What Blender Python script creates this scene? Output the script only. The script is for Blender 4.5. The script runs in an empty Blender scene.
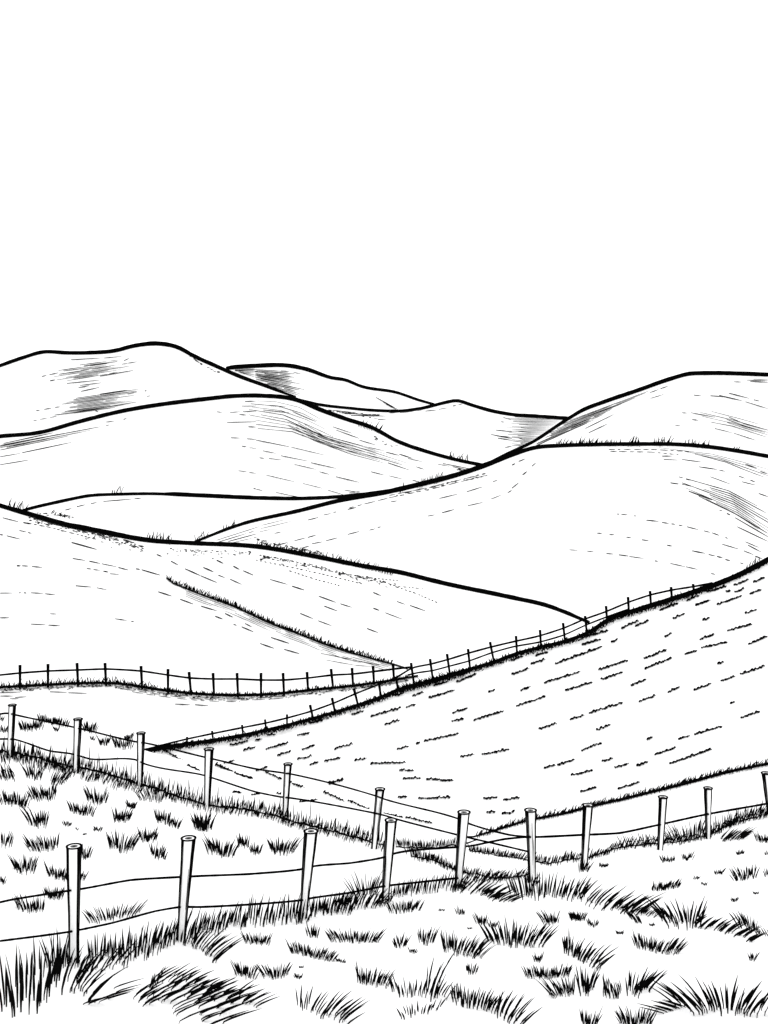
import bpy, math, random
import numpy as np
from mathutils import Vector, Matrix

random.seed(11)
rnd = random.random
U = random.uniform
scene = bpy.context.scene
COL = scene.collection

# ------------------------------------------------------------------ camera
W, H, F = 768, 1024, 1100.0
HORIZON = 440.0
PITCH = math.atan((512 - HORIZON) / F)
CAM = Vector((0, 0, 1.7))
cam_d = bpy.data.cameras.new('camera')
cam = bpy.data.objects.new('camera', cam_d)
COL.objects.link(cam)
cam.location = CAM
cam.rotation_euler = (math.pi / 2 - PITCH, 0, 0)
cam_d.sensor_fit = 'VERTICAL'
cam_d.sensor_height = 36
cam_d.lens = F / H * 36
cam_d.clip_start = 0.1
cam_d.clip_end = 6000
scene.camera = cam
CP, SP = math.cos(PITCH), math.sin(PITCH)


def at(px, py, Y):
    """the point at world depth Y on the sight line through (px, py)"""
    cx, cy = (px - 384) / F, (512 - py) / F
    d = Vector((cx, CP + cy * SP, cy * CP - SP))
    return CAM + d * (Y / d.y)


def mpp(Y):
    return Y / F


# ------------------------------------------------------------------ materials
def mat_ground():
    m = bpy.data.materials.new('chalky_turf')
    m.use_nodes = True
    nt = m.node_tree
    nt.nodes.clear()
    out = nt.nodes.new('ShaderNodeOutputMaterial')
    d = nt.nodes.new('ShaderNodeBsdfDiffuse')
    n = nt.nodes.new('ShaderNodeTexNoise')
    n.inputs['Scale'].default_value = 0.35
    n.inputs['Detail'].default_value = 6
    r = nt.nodes.new('ShaderNodeValToRGB')
    r.color_ramp.elements[0].color = (.84, .84, .84, 1)
    r.color_ramp.elements[1].color = (.90, .90, .90, 1)
    tc = nt.nodes.new('ShaderNodeTexCoord')
    nt.links.new(tc.outputs['Object'], n.inputs['Vector'])
    nt.links.new(n.outputs['Fac'], r.inputs['Fac'])
    nt.links.new(r.outputs['Color'], d.inputs['Color'])
    nt.links.new(d.outputs['BSDF'], out.inputs['Surface'])
    return m


def mat_plain(name, a, b, scale):
    m = bpy.data.materials.new(name)
    m.use_nodes = True
    nt = m.node_tree
    nt.nodes.clear()
    out = nt.nodes.new('ShaderNodeOutputMaterial')
    d = nt.nodes.new('ShaderNodeBsdfDiffuse')
    n = nt.nodes.new('ShaderNodeTexNoise')
    n.inputs['Scale'].default_value = scale
    n.inputs['Detail'].default_value = 3
    r = nt.nodes.new('ShaderNodeValToRGB')
    r.color_ramp.elements[0].color = (a, a, a, 1)
    r.color_ramp.elements[1].color = (b, b, b, 1)
    tc = nt.nodes.new('ShaderNodeTexCoord')
    nt.links.new(tc.outputs['Object'], n.inputs['Vector'])
    nt.links.new(n.outputs['Fac'], r.inputs['Fac'])
    nt.links.new(r.outputs['Color'], d.inputs['Color'])
    nt.links.new(d.outputs['BSDF'], out.inputs['Surface'])
    return m


M_GROUND = mat_ground()
M_INK = mat_plain('black_edge', .0008, .002, 3)
M_GRASS = mat_plain('black_grass', .0008, .004, 20)
M_FINE = mat_plain('hatch_shade_line', .012, .04, 1)
M_WOOD = mat_plain('bleached_wood', .78, .90, 14)
M_GREY = mat_plain('grey_grain_and_shade', .06, .13, 30)
M_WIRE = mat_plain('black_wire', .0008, .002, 10)


# ------------------------------------------------------------------ mesh builder
class MB:
    def __init__(self):
        self.v, self.f, self.m = [], [], []

    def tube(self, pts, rad, sides=3, mi=0, cap=True):
        """pts: Vectors, rad: radius per point"""
        n = len(pts)
        b = len(self.v)
        for i in range(n):
            t = (pts[min(i + 1, n - 1)] - pts[max(i - 1, 0)])
            if t.length < 1e-9:
                t = Vector((1, 0, 0))
            t.normalize()
            ref = Vector((0, 0, 1)) if abs(t.z) < .9 else Vector((0, 1, 0))
            a = t.cross(ref).normalized()
            c = a.cross(t).normalized()
            for k in range(sides):
                w = 2 * math.pi * k / sides + .5
                self.v.append(pts[i] + (a * math.cos(w) + c * math.sin(w)) * max(rad[i], 1e-5))
        for i in range(n - 1):
            for k in range(sides):
                k2 = (k + 1) % sides
                self.f.append((b + i * sides + k, b + i * sides + k2,
                               b + (i + 1) * sides + k2, b + (i + 1) * sides + k))
                self.m.append(mi)
        if cap:
            self.f.append(tuple(b + k for k in range(sides)))
            self.m.append(mi)
            self.f.append(tuple(b + (n - 1) * sides + k for k in reversed(range(sides))))
            self.m.append(mi)

    def grid(self, rows, mi=0):
        b = len(self.v)
        nr, nc = len(rows), len(rows[0])
        for r in rows:
            self.v.extend(r)
        for i in range(nr - 1):
            for j in range(nc - 1):
                self.f.append((b + i * nc + j, b + i * nc + j + 1,
                               b + (i + 1) * nc + j + 1, b + (i + 1) * nc + j))
                self.m.append(mi)

    def blade(self, base, h, lx, ly, w, mi=0, curl=1.5, up=1.0):
        """one grass blade: starts just under the turf, leans by (lx, ly) * h"""
        pts, rad = [], []
        for t, r in ((-.16, .28), (.12, .7), (.36, 1), (.66, .78), (.86, .45), (1, .08)):
            tt = max(t, 0) ** curl
            pts.append(base + Vector((lx * h * tt, ly * h * tt, h * t * up)))
            rad.append(w * .5 * r)
        self.tube(pts, rad, 3, mi)

    def build(self, name, mats, loc=None, parent=None, smooth=False):
        loc = Vector(loc) if loc is not None else Vector((0, 0, 0))
        me = bpy.data.meshes.new(name)
        me.from_pydata([tuple(p - loc) for p in self.v], [], self.f)
        for m in (mats if isinstance(mats, (list, tuple)) else [mats]):
            me.materials.append(m)
        me.polygons.foreach_set('material_index', self.m)
        if smooth:
            me.polygons.foreach_set('use_smooth', [True] * len(self.f))
        me.update()
        o = bpy.data.objects.new(name, me)
        COL.objects.link(o)
        if parent is not None:
            o.parent = parent
            o.location = loc - parent.location
        else:
            o.location = loc
        return o


def tag(o, label=None, cat=None, group=None, kind=None):
    if label:
        o['label'] = label
    if cat:
        o['category'] = cat
    if group:
        o['group'] = group
    if kind:
        o['kind'] = kind
    return o


def curve(pts):
    """monotone-in-x smooth curve through points: returns f(x) (PCHIP, straight beyond the ends)"""
    P = sorted(pts)
    x = np.array([p[0] for p in P], float)
    y = np.array([p[1] for p in P], float)
    h = np.diff(x)
    d = np.diff(y) / h
    m = np.zeros_like(x)
    m[0], m[-1] = d[0], d[-1]
    for i in range(1, len(x) - 1):
        # finite-difference slope: rounder than PCHIP at the summits
        m[i] = (d[i - 1] * h[i] + d[i] * h[i - 1]) / (h[i] + h[i - 1])

    def f(q):
        if q <= x[0]:
            return float(y[0] + m[0] * (q - x[0]))
        if q >= x[-1]:
            return float(y[-1] + m[-1] * (q - x[-1]))
        i = int(np.searchsorted(x, q) - 1)
        i = max(0, min(i, len(x) - 2))
        t = (q - x[i]) / h[i]
        return float((2 * t**3 - 3 * t**2 + 1) * y[i] + (t**3 - 2 * t**2 + t) * h[i] * m[i]
                     + (-2 * t**3 + 3 * t**2) * y[i + 1] + (t**3 - t**2) * h[i] * m[i + 1])
    return f


def lin(pts):
    P = sorted(pts)
    x = [p[0] for p in P]
    y = [p[1] for p in P]
    return lambda q: float(np.interp(q, x, y))


def zm(ox, oy, s, lists):
    """coordinates read off an enlarged detail of the reference -> full frame"""
    return [[(ox + a / s, oy + b / s) for a, b in L] for L in lists]


# ------------------------------------------------------------------ hills
class Hill:
    def __init__(self, label, crest, Yc, foot, Yf, edge, x0=-220, x1=988, p=1.6, drop=.5):
        self.c, self.Yc = curve(crest), lin(Yc)
        self.ft, self.Yf = lin(foot), lin(Yf)
        self.p = p
        mb = MB()
        xs = np.linspace(x0, x1, 150)
        rows = []
        for t in np.linspace(0, 1, 44):
            t = 1 - (1 - t) ** 1.3
            row = []
            for x in xs:
                c, f = self.c(x), max(self.ft(x), self.c(x) + 4)
                row.append(at(x, f + (c - f) * t, self.Yat(x, f + (c - f) * t)))
            rows.append(row)
        for dy, dz in ((.04, .006), (.12, .035), (.3, .13)):          # far side of the hill
            row = []
            for q in rows[43]:
                sl = (q - CAM) / (q.y - CAM.y)
                row.append(q + sl * (q.y * dy) + Vector((0, 0, -q.y * dz * drop * 2)))
            rows.append(row)
        foot_row = [q + Vector((0, -q.y * .05, -q.y * .03)) for q in rows[0]]
        mb.grid([foot_row] + rows)
        # the dark ink outline drawn as a tube along the crest
        for e in edge:
            (xa, xb), wl = e
            n = max(8, int((xb - xa) / 5))
            pts, rad = [], []
            wf = lin(wl)
            for i in range(n + 1):
                x = xa + (xb - xa) * i / n
                Y = self.Yc(x)
                pts.append(at(x, self.c(x), Y * .997))
                rad.append(wf(x) * .80 * mpp(Y) * U(.94, 1.06))
            mb.tube(pts, rad, 8, 1)
        self.obj = mb.build('hill', [M_GROUND, M_INK])
        tag(self.obj, label, 'hill', kind='structure')
        for pl in self.obj.data.polygons:
            pl.use_smooth = True
        self.fine = MB()     # hatching strokes that draw shade on the slope

    def Yat(self, x, y):
        c, f = self.c(x), max(self.ft(x), self.c(x) + 4)
        t = min(max((f - y) / (f - c), 0), 1)
        a, b = self.Yf(x), self.Yc(x)
        return a + (b - a) * t ** self.p

    def on(self, x, y, k=.9975):
        return at(x, y, self.Yat(x, y) * k)

    # strokes: hatching lines that put drawn shade on the slope
    def stroke(self, pts, w=1.0, taper=True):
        P = []
        for i in range(len(pts) - 1):
            (xa, ya), (xb, yb) = pts[i], pts[i + 1]
            n = max(2, int(math.hypot(xb - xa, yb - ya) / 6))
            for k in range(n):
                P.append((xa + (xb - xa) * k / n, ya + (yb - ya) * k / n))
        P.append(pts[-1])
        n = len(P)
        V = [self.on(x, y) for x, y in P]
        R = []
        for i, (x, y) in enumerate(P):
            t = i / (n - 1)
            r = 1 if not taper else .45 + .55 * math.sin(math.pi * min(1, .12 + t * .88)) ** .6
            R.append(w * .5 * r * mpp(self.Yat(x, y)) * U(.85, 1.15))
        self.fine.tube(V, R, 4)

    def strokes(self, L, w=1.0):
        for s in L:
            self.stroke(s, w * U(1.1, 1.5))

    def block(self, first, last, n, w=.9, jit=6, gap=.25):
        """n strokes fanned from one polyline to another"""
        n = max(3, int(n * .68 + .5))
        w *= .92
        for i in range(n):
            t = i / max(1, n - 1)
            pts = [(a[0] + (b[0] - a[0]) * t, a[1] + (b[1] - a[1]) * t) for a, b in zip(first, last)]
            def along(a, b, q):
                L = math.hypot(b[0] - a[0], b[1] - a[1])
                q = max(min(q, .4 * L), -.5 * L)
                return (a[0] + (b[0] - a[0]) * q / L, a[1] + (b[1] - a[1]) * q / L + U(-.25, .25))
            pts[0], pts[-1] = along(pts[0], pts[1], U(-jit, jit)), along(pts[-1], pts[-2], U(-jit, jit))
            if len(pts) == 2 and rnd() < gap:
                a, b = pts
                q = U(.5, .85)
                g = .05
                self.stroke([a, (a[0] + (b[0] - a[0]) * q, a[1] + (b[1] - a[1]) * q)], w * U(.7, 1.2))
                self.stroke([(a[0] + (b[0] - a[0]) * (q + g), a[1] + (b[1] - a[1]) * (q + g)), b], w * U(.6, 1))
            else:
                self.stroke(pts, w * U(.7, 1.25))

    def dots(self, line, n, spread, w=.9, ln=(1, 2.6), bias=0):
        """short dark specks scattered beside a line"""
        f = lin(line)
        xa, xb = line[0][0], line[-1][0]
        for _ in range(n):
            x = U(xa, xb)
            y = f(x) + bias + abs(random.gauss(0, spread))
            s = (f(x + 2) - f(x - 2)) / 4
            q = U(*ln)
            self.stroke([(x, y), (x + q, y + s * q)], w * U(.7, 1.2), False)

    def dashes(self, line, off, w=.9, on=(6, 14), gp=(2, 5)):
        f = lin(line)
        x, xb = line[0][0], line[-1][0]
        while x < xb:
            e = min(x + U(*on), xb)
            self.stroke([(x, f(x) + off), ((x + e) / 2, f((x + e) / 2) + off), (e, f(e) + off)], w)
            x = e + U(*gp)

    def fringe(self, mb, line, h, step, lean=(-.2, .5), w=1.0, below=.15, hv=.5, depth=.996):
        """standing grass along a line on this hill"""
        for i in range(len(line) - 1):
            (xa, ya), (xb, yb) = line[i], line[i + 1]
            n = max(1, int(math.hypot(xb - xa, yb - ya) / step))
            for k in range(n):
                t = (k + rnd()) / n
                x, y = xa + (xb - xa) * t, ya + (yb - ya) * t
                y += U(-.3, 1) * below * h
                Y = self.Yat(x, y) * depth
                s = mpp(Y)
                mb.blade(at(x, y, Y), h * s * U(hv, 1.25), U(*lean), U(-.15, .15), w * s * U(1.1, 1.6))


# far to near -----------------------------------------------------------------
far_mid = Hill('most distant low hill behind two nearer crests with shaded western end',
               [(180, 372), (228, 368), (256, 366), (290, 366), (305, 369), (332, 378), (345, 380), (360, 386), (398, 393), (418, 400), (436, 405), (520, 430)],
               [(0, 950), (768, 950)], [(0, 480), (768, 480)], [(0, 800), (768, 800)],
               [((226, 434), [(226, 2), (232, 3.4), (300, 3.2), (360, 2.4), (434, 2)])], 120, 620)
far_left = Hill('highest far hill with a double rounded summit and two hatched patches',
                [(-60, 382), (0, 366), (20, 359), (45, 352), (65, 353), (88, 353), (115, 351), (135, 346), (160, 344), (176, 347), (195, 357), (215, 366), (240, 377), (262, 385), (290, 395), (330, 404), (420, 430)],
                [(0, 720), (768, 680)], [(0, 520), (768, 520)], [(0, 520), (768, 520)],
                [((-40, 296), [(-40, 3), (45, 2.8), (160, 3.4), (240, 3.4), (275, 2.8), (296, 1)])], -220, 480)
saddle = Hill('low saddle hill with small pointed summit between two larger slopes',
              [(250, 385), (296, 399), (320, 405), (345, 408), (380, 411), (405, 411), (425, 408), (445, 403), (457, 401), (470, 405), (490, 411), (512, 415), (540, 417), (567, 419), (640, 424)],
              [(0, 600), (768, 600)], [(0, 520), (768, 520)], [(0, 450), (768, 450)],
              [((296, 570), [(296, 2), (320, 2.4), (405, 2.6), (457, 3), (570, 3.4)])], 200, 760)
right_back = Hill('steep far hill with flat top rising behind grassy crest',
                  [(430, 492), (480, 468), (512, 452), (530, 444), (567, 420), (582, 411), (605, 402), (640, 390), (668, 380), (690, 374), (705, 373.5), (768, 375), (900, 383)],
                  [(0, 420), (768, 430)], [(0, 560), (768, 560)], [(0, 300), (768, 300)],
                  [((478, 900), [(478, 2.5), (567, 3.2), (620, 3.6), (690, 3.4), (900, 3)])], 400, 988)
left_mid = Hill('broad smooth hill with a long crest and combed hatching on its shoulder',
                [(-60, 446), (0, 437), (40, 433), (80, 422), (120, 412), (160, 405), (200, 400), (240, 396), (262, 396), (296, 400), (320, 410), (345, 419), (372, 428), (396, 441), (430, 453), (460, 461), (484, 466), (560, 490)],
                [(0, 390), (480, 350), (768, 350)], [(0, 570), (768, 570)], [(0, 270), (768, 270)],
                [((-60, 486), [(-60, 3.6), (80, 3.4), (240, 3.2), (320, 3.6), (484, 3)])], -220, 620)
low_left = Hill('low bare hill with gentle crest between the broad hill and combed slope',
                [(-60, 530), (12, 514), (30, 509), (60, 502), (90, 496), (120, 494.5), (150, 494), (200, 496), (260, 498.5), (300, 499), (340, 497), (375, 493), (400, 489), (460, 478)],
                [(0, 250), (768, 240)], [(0, 600), (768, 600)], [(0, 190), (768, 190)],
                [((8, 400), [(8, 2), (40, 3), (120, 2.6), (165, 2.6), (175, 4), (300, 3.4), (400, 2.6)])], -220, 560)
right_mid = Hill('wide pale hill under the steep far hill with hatched eastern shoulder',
                 [(120, 566), (190, 544), (205, 538), (240, 525), (300, 511), (340, 501), (385, 493), (420, 485), (455, 476), (485, 466), (510, 456), (535, 448), (560, 446), (590, 445), (630, 444.5), (680, 445), (705, 447), (740, 452), (768, 457), (900, 478)],
                 [(0, 170), (300, 190), (768, 220)], [(0, 680), (500, 680), (768, 640)], [(0, 120), (768, 120)],
                 [((186, 900), [(186, 2), (240, 3), (385, 4.4), (485, 4.6), (535, 3.2), (630, 3.2), (768, 3.8), (900, 3.4)])], 40, 988)
left_near = Hill('long slope descending under a thick dark crest above the straight wire fence',
                 [(-60, 488), (0, 506), (30, 515), (60, 524), (100, 532), (150, 541), (190, 543.5), (256, 547), (310, 556), (360, 566), (400, 573), (440, 583), (510, 598), (545, 606), (586, 622), (660, 655)],
                 [(0, 130), (586, 108), (768, 100)], [(-100, 735), (420, 735), (560, 690), (768, 690)], [(0, 76), (420, 76), (768, 84)],
                 [((-60, 589), [(-60, 3.4), (0, 3.6), (40, 4.6), (90, 5), (190, 3.8), (260, 4), (400, 4), (510, 4.4), (570, 4.2), (589, 3.2)])], -220, 700)
field = Hill('narrow white field in front of the straight wire fence',
             [(-60, 690), (0, 687), (40, 685), (80, 683), (120, 683.5), (150, 688), (190, 693), (230, 695), (270, 694), (310, 690), (340, 687), (380, 682), (410, 677), (520, 664)],
             [(0, 68), (260, 68), (410, 66), (768, 62)], [(0, 850), (768, 850)], [(0, 52), (768, 52)],
             [((-60, 418), [(-60, 1.6), (100, 1.6), (230, 1.9), (418, 1.5)])], -220, 430)
right_near = Hill('big bare hillside dotted with dashes of rough grass below the climbing fence',
                  [(60, 768), (140, 751), (187, 744), (243, 735), (287, 725), (335, 712), (358, 705), (381, 697), (400, 689), (430, 681), (450, 675), (470, 669), (494, 662), (512, 655), (541, 647), (565, 641), (587, 633), (610, 619), (640, 609), (672, 599), (700, 590), (730, 579), (755, 567), (768, 560), (840, 528), (900, 500)],
                  [(100, 47), (150, 48), (300, 52), (410, 60), (590, 75), (768, 90)], [(0, 800), (130, 800), (250, 830), (440, 880), (520, 880), (768, 830), (980, 800)],
                  [(0, 44), (768, 44)],
                  [((142, 900), [(142, 2), (160, 3.4), (200, 2.2), (300, 1.9), (410, 2.2), (590, 2.2), (610, 3), (700, 3.6), (900, 4.2)])], 60, 988, p=1.25)


# ------------------------------------------------------------------ near meadow (one sheet)
FRONT = [  # post: top x, top y, base x, base y, top width, base width (as seen), depth
    (74, 846, 74, 962, 14.5, 10.0, 11.5), (188.5, 838, 181, 940, 14.2, 8.6, 13.2), (311, 831, 303, 918, 13.6, 8.2, 15),
    (391, 820, 385, 901, 11.6, 7.6, 16.3), (464, 812, 458, 887, 12, 7.4, 17.6), (530.5, 810, 532, 881, 11.4, 7, 18.6),
    (588, 805, 584, 868, 10, 6.4, 21.5), (663, 797, 660, 850, 8.6, 5.6, 25), (708, 788, 708, 839, 8, 5, 27.5),
    (766, 773, 770, 814, 8.6, 5.4, 31)]
BACK = [(12.3, 705, 10, 757, 7.2, 5.6, 27), (78, 719, 76, 773, 8.2, 5.8, 26), (141, 733, 140, 786, 8, 5.6, 25.5),
        (209, 749, 207, 806, 9, 6.2, 24.5), (288, 764, 285, 819, 8, 5.6, 24), (380, 789, 374, 849, 9.2, 6, 22.5)]
ctl = [(p[2], p[3], p[6]) for p in FRONT + BACK]
NEAR_CREST = [(-60, 692), (0, 705), (60, 723), (150, 752), (250, 776), (350, 804), (440, 829), (470, 838), (484, 834),
              (526, 821), (568, 813), (588, 807), (620, 800), (672, 787), (724, 773), (768, 764), (900, 735)]
ctl += [(0, 705, 36), (150, 748, 31), (250, 776, 28.5), (350, 804, 26.5), (440, 829, 24.5), (470, 838, 23.8),
        (526, 821, 26), (600, 804, 29), (680, 785, 33), (768, 764, 37), (0, 1024, 9), (384, 1024, 9.8), (768, 1024, 9.8),
        (560, 950, 13.5), (700, 900, 17.5), (-150, 660, 40), (-150, 1024, 8.5), (920, 731, 44), (920, 1024, 9.8),
        (384, 1200, 7), (-150, 1200, 6.5), (920, 1200, 7), (-500, 1200, 6.3), (1270, 1200, 7), (-500, 600, 44), (1270, 655, 55)]
cp = np.array(ctl, float)
cx, cz = cp[:, :2] / 500.0, 1.0 / cp[:, 2]


def phi(r):
    return np.where(r > 1e-9, r * r * np.log(np.maximum(r, 1e-9)), 0)


n_ = len(cx)
K = phi(np.linalg.norm(cx[:, None] - cx[None], axis=2)) + np.eye(n_) * 2e-3
Pm = np.hstack([np.ones((n_, 1)), cx])
A = np.block([[K, Pm], [Pm.T, np.zeros((3, 3))]])
sol = np.linalg.solve(A, np.concatenate([cz, np.zeros(3)]))


def near_Y(x, y):
    q = np.array([x, y]) / 500.0
    v = phi(np.linalg.norm(cx - q, axis=1)) @ sol[:n_] + sol[n_] + sol[n_ + 1:] @ q
    return float(1.0 / max(v, 1 / 60.0))


class Near(Hill):
    def __init__(self):
        self.c = lin(NEAR_CREST)
        mb = MB()
        xs = np.linspace(-500, 1270, 178)
        rows = []
        for t in np.linspace(0, 1, 96):
            rows.append([at(x, 1200 + (self.c(x) - 1200) * t, self.Yat(x, 1200 + (self.c(x) - 1200) * t)) for x in xs])
        for dy, dz in ((1, .15), (3, .7), (7, 2.2), (14, 5.5)):
            rows.append([q + (q - CAM) / q.y * dy + Vector((0, 0, -dz)) for q in rows[95]])
        pre = [[Vector((q.x * 3, -40, 0)) for q in rows[0]], [Vector((q.x * 1.5, 0, 0)) for q in rows[0]],
               [Vector((q.x * 1.1, q.y * .6, q.z * .6)) for q in rows[0]]]
        mb.grid(pre + rows)
        # dark ink outline drawn where the meadow rolls over above the right-hand hillside
        pts, rad = [], []
        for x in np.linspace(466, 900, 60):
            Y = self.Yat(x, self.c(x))
            pts.append(at(x, self.c(x), Y * .998))
            rad.append(lin([(466, .8), (500, 1.3), (620, 1.5), (900, 1.4)])(x) * 1.2 * mpp(Y) * U(.9, 1.1))
        mb.tube(pts, rad, 8, 1)
        self.obj = mb.build('ground', [M_GROUND, M_INK], smooth=True)
        tag(self.obj, 'pale meadow sloping down in the foreground, crossed by two wire fences', 'meadow', kind='structure')
        self.fine = MB()

    def Yat(self, x, y):
        return near_Y(x, y)


near = Near()

# ------------------------------------------------------------------ drawn shading: hatching strokes on the slopes
z1 = lambda *L: zm(0, 330, 3, L)
z2 = lambda *L: zm(256, 330, 3, L)
z3 = lambda *L: zm(512, 330, 3, L)
z4 = lambda *L: zm(0, 480, 3, L)
z5 = lambda *L: zm(256, 480, 3, L)
z6 = lambda *L: zm(512, 480, 3, L)
c1 = lambda *L: zm(0, 640, 3, L)
c2 = lambda *L: zm(256, 640, 3, L)
c3 = lambda *L: zm(512, 640, 3, L)


def segs(zf, flat):
    """flat list x0,y0,x1,y1,... -> strokes"""
    return zf(*[[(flat[i], flat[i + 1]), (flat[i + 2], flat[i + 3])] for i in range(0, len(flat), 4)])


def blk(hill, zf, a, b, n, **k):
    hill.block(zf(a)[0], zf(b)[0], n, **k)


# highest far hill
h = far_left
blk(h, z1, [(215, 108), (372, 88)], [(190, 154), (330, 130)], 17, w=1.15, jit=16)
h.strokes(segs(z1, [213, 89, 300, 84, 310, 84, 365, 79, 372, 92, 388, 84, 300, 138, 400, 121, 385, 99, 411, 95, 125, 139, 140, 136, 148, 134,
                    175, 128, 150, 152, 166, 149, 200, 160, 300, 150, 240, 166, 305, 158, 235, 173, 268, 167, 242, 184, 297, 172]), .9)
blk(h, z1, [(240, 203), (372, 184)], [(205, 250), (345, 232)], 17, w=1.15, jit=16)
h.strokes(segs(z1, [205, 250, 410, 216, 300, 192, 382, 180, 383, 192, 412, 185, 434, 183, 440, 181, 440, 199, 452, 197, 108, 242, 120, 240, 132, 238, 155,
                    234, 165, 232, 180, 230, 100, 272, 112, 270, 120, 268, 142, 264, 150, 262, 170, 259, 285, 240, 295, 246]), .9)
h.dots(z1([(565, 74), (600, 98), (655, 124)])[0], 22, .8, .8)
# most distant hill
h = far_mid
blk(h, z1, [(700, 118), (768, 113)], [(722, 128), (768, 142)], 9, w=1.0, jit=2, gap=0)
blk(h, z2, [(0, 118), (105, 125)], [(20, 165), (130, 196)], 20, w=1.2, jit=9, gap=.1)
h.strokes(segs(z2, [75, 122, 100, 124, 112, 127, 135, 131, 360, 202, 425, 238, 390, 222, 420, 238, 372, 208, 395, 224]), .8)
# saddle
h = saddle
h.dots(z2([(150, 212), (205, 236), (300, 250), (365, 252)])[0], 60, 1.6, .9, (1, 4))
h.strokes(segs(z2, [225, 240, 300, 248, 250, 248, 362, 255, 285, 256, 390, 258, 365, 268, 390, 268, 400, 249, 425, 247, 432, 247, 470, 244, 478, 241, 500, 239, 508,
                    243, 540, 240, 548, 238, 575, 233, 590, 228, 600, 226, 608, 224, 618, 222, 735, 275, 745, 276, 720, 300, 768, 305, 705, 313, 768, 326, 725,
                    324, 768, 331, 748, 352, 768, 348, 742, 262, 768, 270, 733, 318, 768, 322]), .8)
for i in range(24):
    y = 264 + i * 3.6
    xe = 150 - (y - 268) * 1.32
    if xe > 8:
        xa = -60 * max(0, (rnd() - .6)) if i % 3 else U(0, 30)
        h.strokes(z3([(xa, y - 2 + U(-2, 2)), (xe * .5, y), (xe, y + U(-1, 1))]), .55)
# steep far hill
h = right_back
blk(h, z3, [(180, 268), (400, 186)], [(60, 352), (205, 288)], 16, w=1.1, jit=8, gap=.2)
h.strokes(segs(z3, [413, 188, 440, 178, 445, 176, 468, 168, 415, 205, 455, 193, 220, 295, 305, 253, 230, 308, 285, 282, 665, 155, 690, 156, 705, 150, 768, 152,
                    715, 154, 768, 157, 725, 147, 768, 148, 650, 189, 712, 205, 725, 209, 742, 213, 545, 195, 567, 197, 595, 197, 640, 200, 622, 196, 690, 212,
                    700, 215, 768, 236, 510, 248, 525, 249, 537, 248, 610, 262, 540, 268, 560, 271, 608, 295, 660, 308, 665, 309, 732, 331, 490, 286, 505, 287]), .85)
blk(h, z3, [(585, 240), (680, 265), (768, 290)], [(575, 272), (660, 288), (768, 322)], 6, w=.9, jit=10)
blk(h, z3, [(650, 262), (700, 282), (768, 300)], [(640, 275), (700, 295), (768, 315)], 5, w=.9, jit=10)
# broad smooth hill
h = left_mid
h.strokes(segs(z1, [0, 346, 300, 290, 0, 353, 270, 301, 0, 360, 205, 318, 10, 340, 160, 308, 0, 380, 60, 370, 66, 368, 213, 337, 0, 404, 85, 390, 0, 349, 150, 318, 20, 352,
                    180, 318, 317, 276, 343, 273, 318, 287, 328, 284, 370, 268, 380, 265, 650, 245, 666, 247, 690, 247, 720, 245, 728, 245, 768, 243, 735, 214, 768,
                    213, 680, 277, 768, 275, 725, 228, 768, 228, 745, 290, 768, 291, 693, 323, 720, 324, 740, 326, 768, 328, 725, 348, 740, 350, 748, 353, 768, 355,
                    715, 422, 740, 425, 748, 427, 768, 430, 718, 253, 740, 255, 760, 474, 768, 477]), .85)
blk(h, z2, [(0, 212), (60, 215), (130, 232), (195, 268)], [(0, 252), (90, 268), (170, 305), (240, 335)], 7, w=.85, jit=8)
blk(h, z2, [(0, 258), (100, 278), (200, 315), (330, 350)], [(0, 295), (110, 305), (230, 350), (400, 392)], 6, w=.9, jit=12)
blk(h, z2, [(150, 285), (200, 315), (300, 343), (420, 383)], [(110, 300), (190, 338), (290, 374), (385, 400)], 9, w=.8, jit=16)
h.strokes(segs(z2, [20, 240, 100, 248, 40, 225, 90, 230, 110, 245, 180, 275, 0, 330, 100, 350, 105, 351, 205, 375, 20, 362, 60, 370, 75, 377, 155, 393, 165, 398, 240, 415, 10, 383, 25, 385, 38, 385, 80, 390, 115, 403,
                    180, 418, 190, 425, 220, 433, 240, 440, 310, 457, 30, 435, 115, 455, 140, 460, 200, 475, 215, 480, 265, 495, 0, 477, 20, 482, 60, 487, 120, 500,
                    105, 497, 125, 500, 265, 480, 310, 487, 280, 488, 312, 484, 345, 425, 385, 435, 398, 437, 440, 447, 310, 330, 360, 345, 330, 350, 385, 362, 390, 366, 430, 376, 350, 378, 440,
                    405, 395, 398, 460, 420, 430, 372, 470, 385, 455, 385, 500, 395, 480, 410, 505, 418, 545, 402, 580, 409, 560, 400, 660, 420, 590, 410, 650, 424, 610, 420, 660, 428, 470, 450, 490,
                    456, 230, 290, 290, 310, 240, 300, 310, 325]), .8)
h.dots(z2([(350, 315), (400, 340), (420, 345)])[0], 14, 2, .8)
h.dots(z2([(600, 415), (670, 420)])[0], 24, 1.5, .9)
# low bare hill
low_left.strokes(segs(z4, [195, 90, 215, 85, 230, 80, 255, 74, 272, 71, 290, 67, 310, 64, 395, 57, 403, 56, 425, 54]), .85)
low_left.dots(z4([(110, 98), (170, 96), (215, 110)])[0], 26, 1.6, .9)
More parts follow.
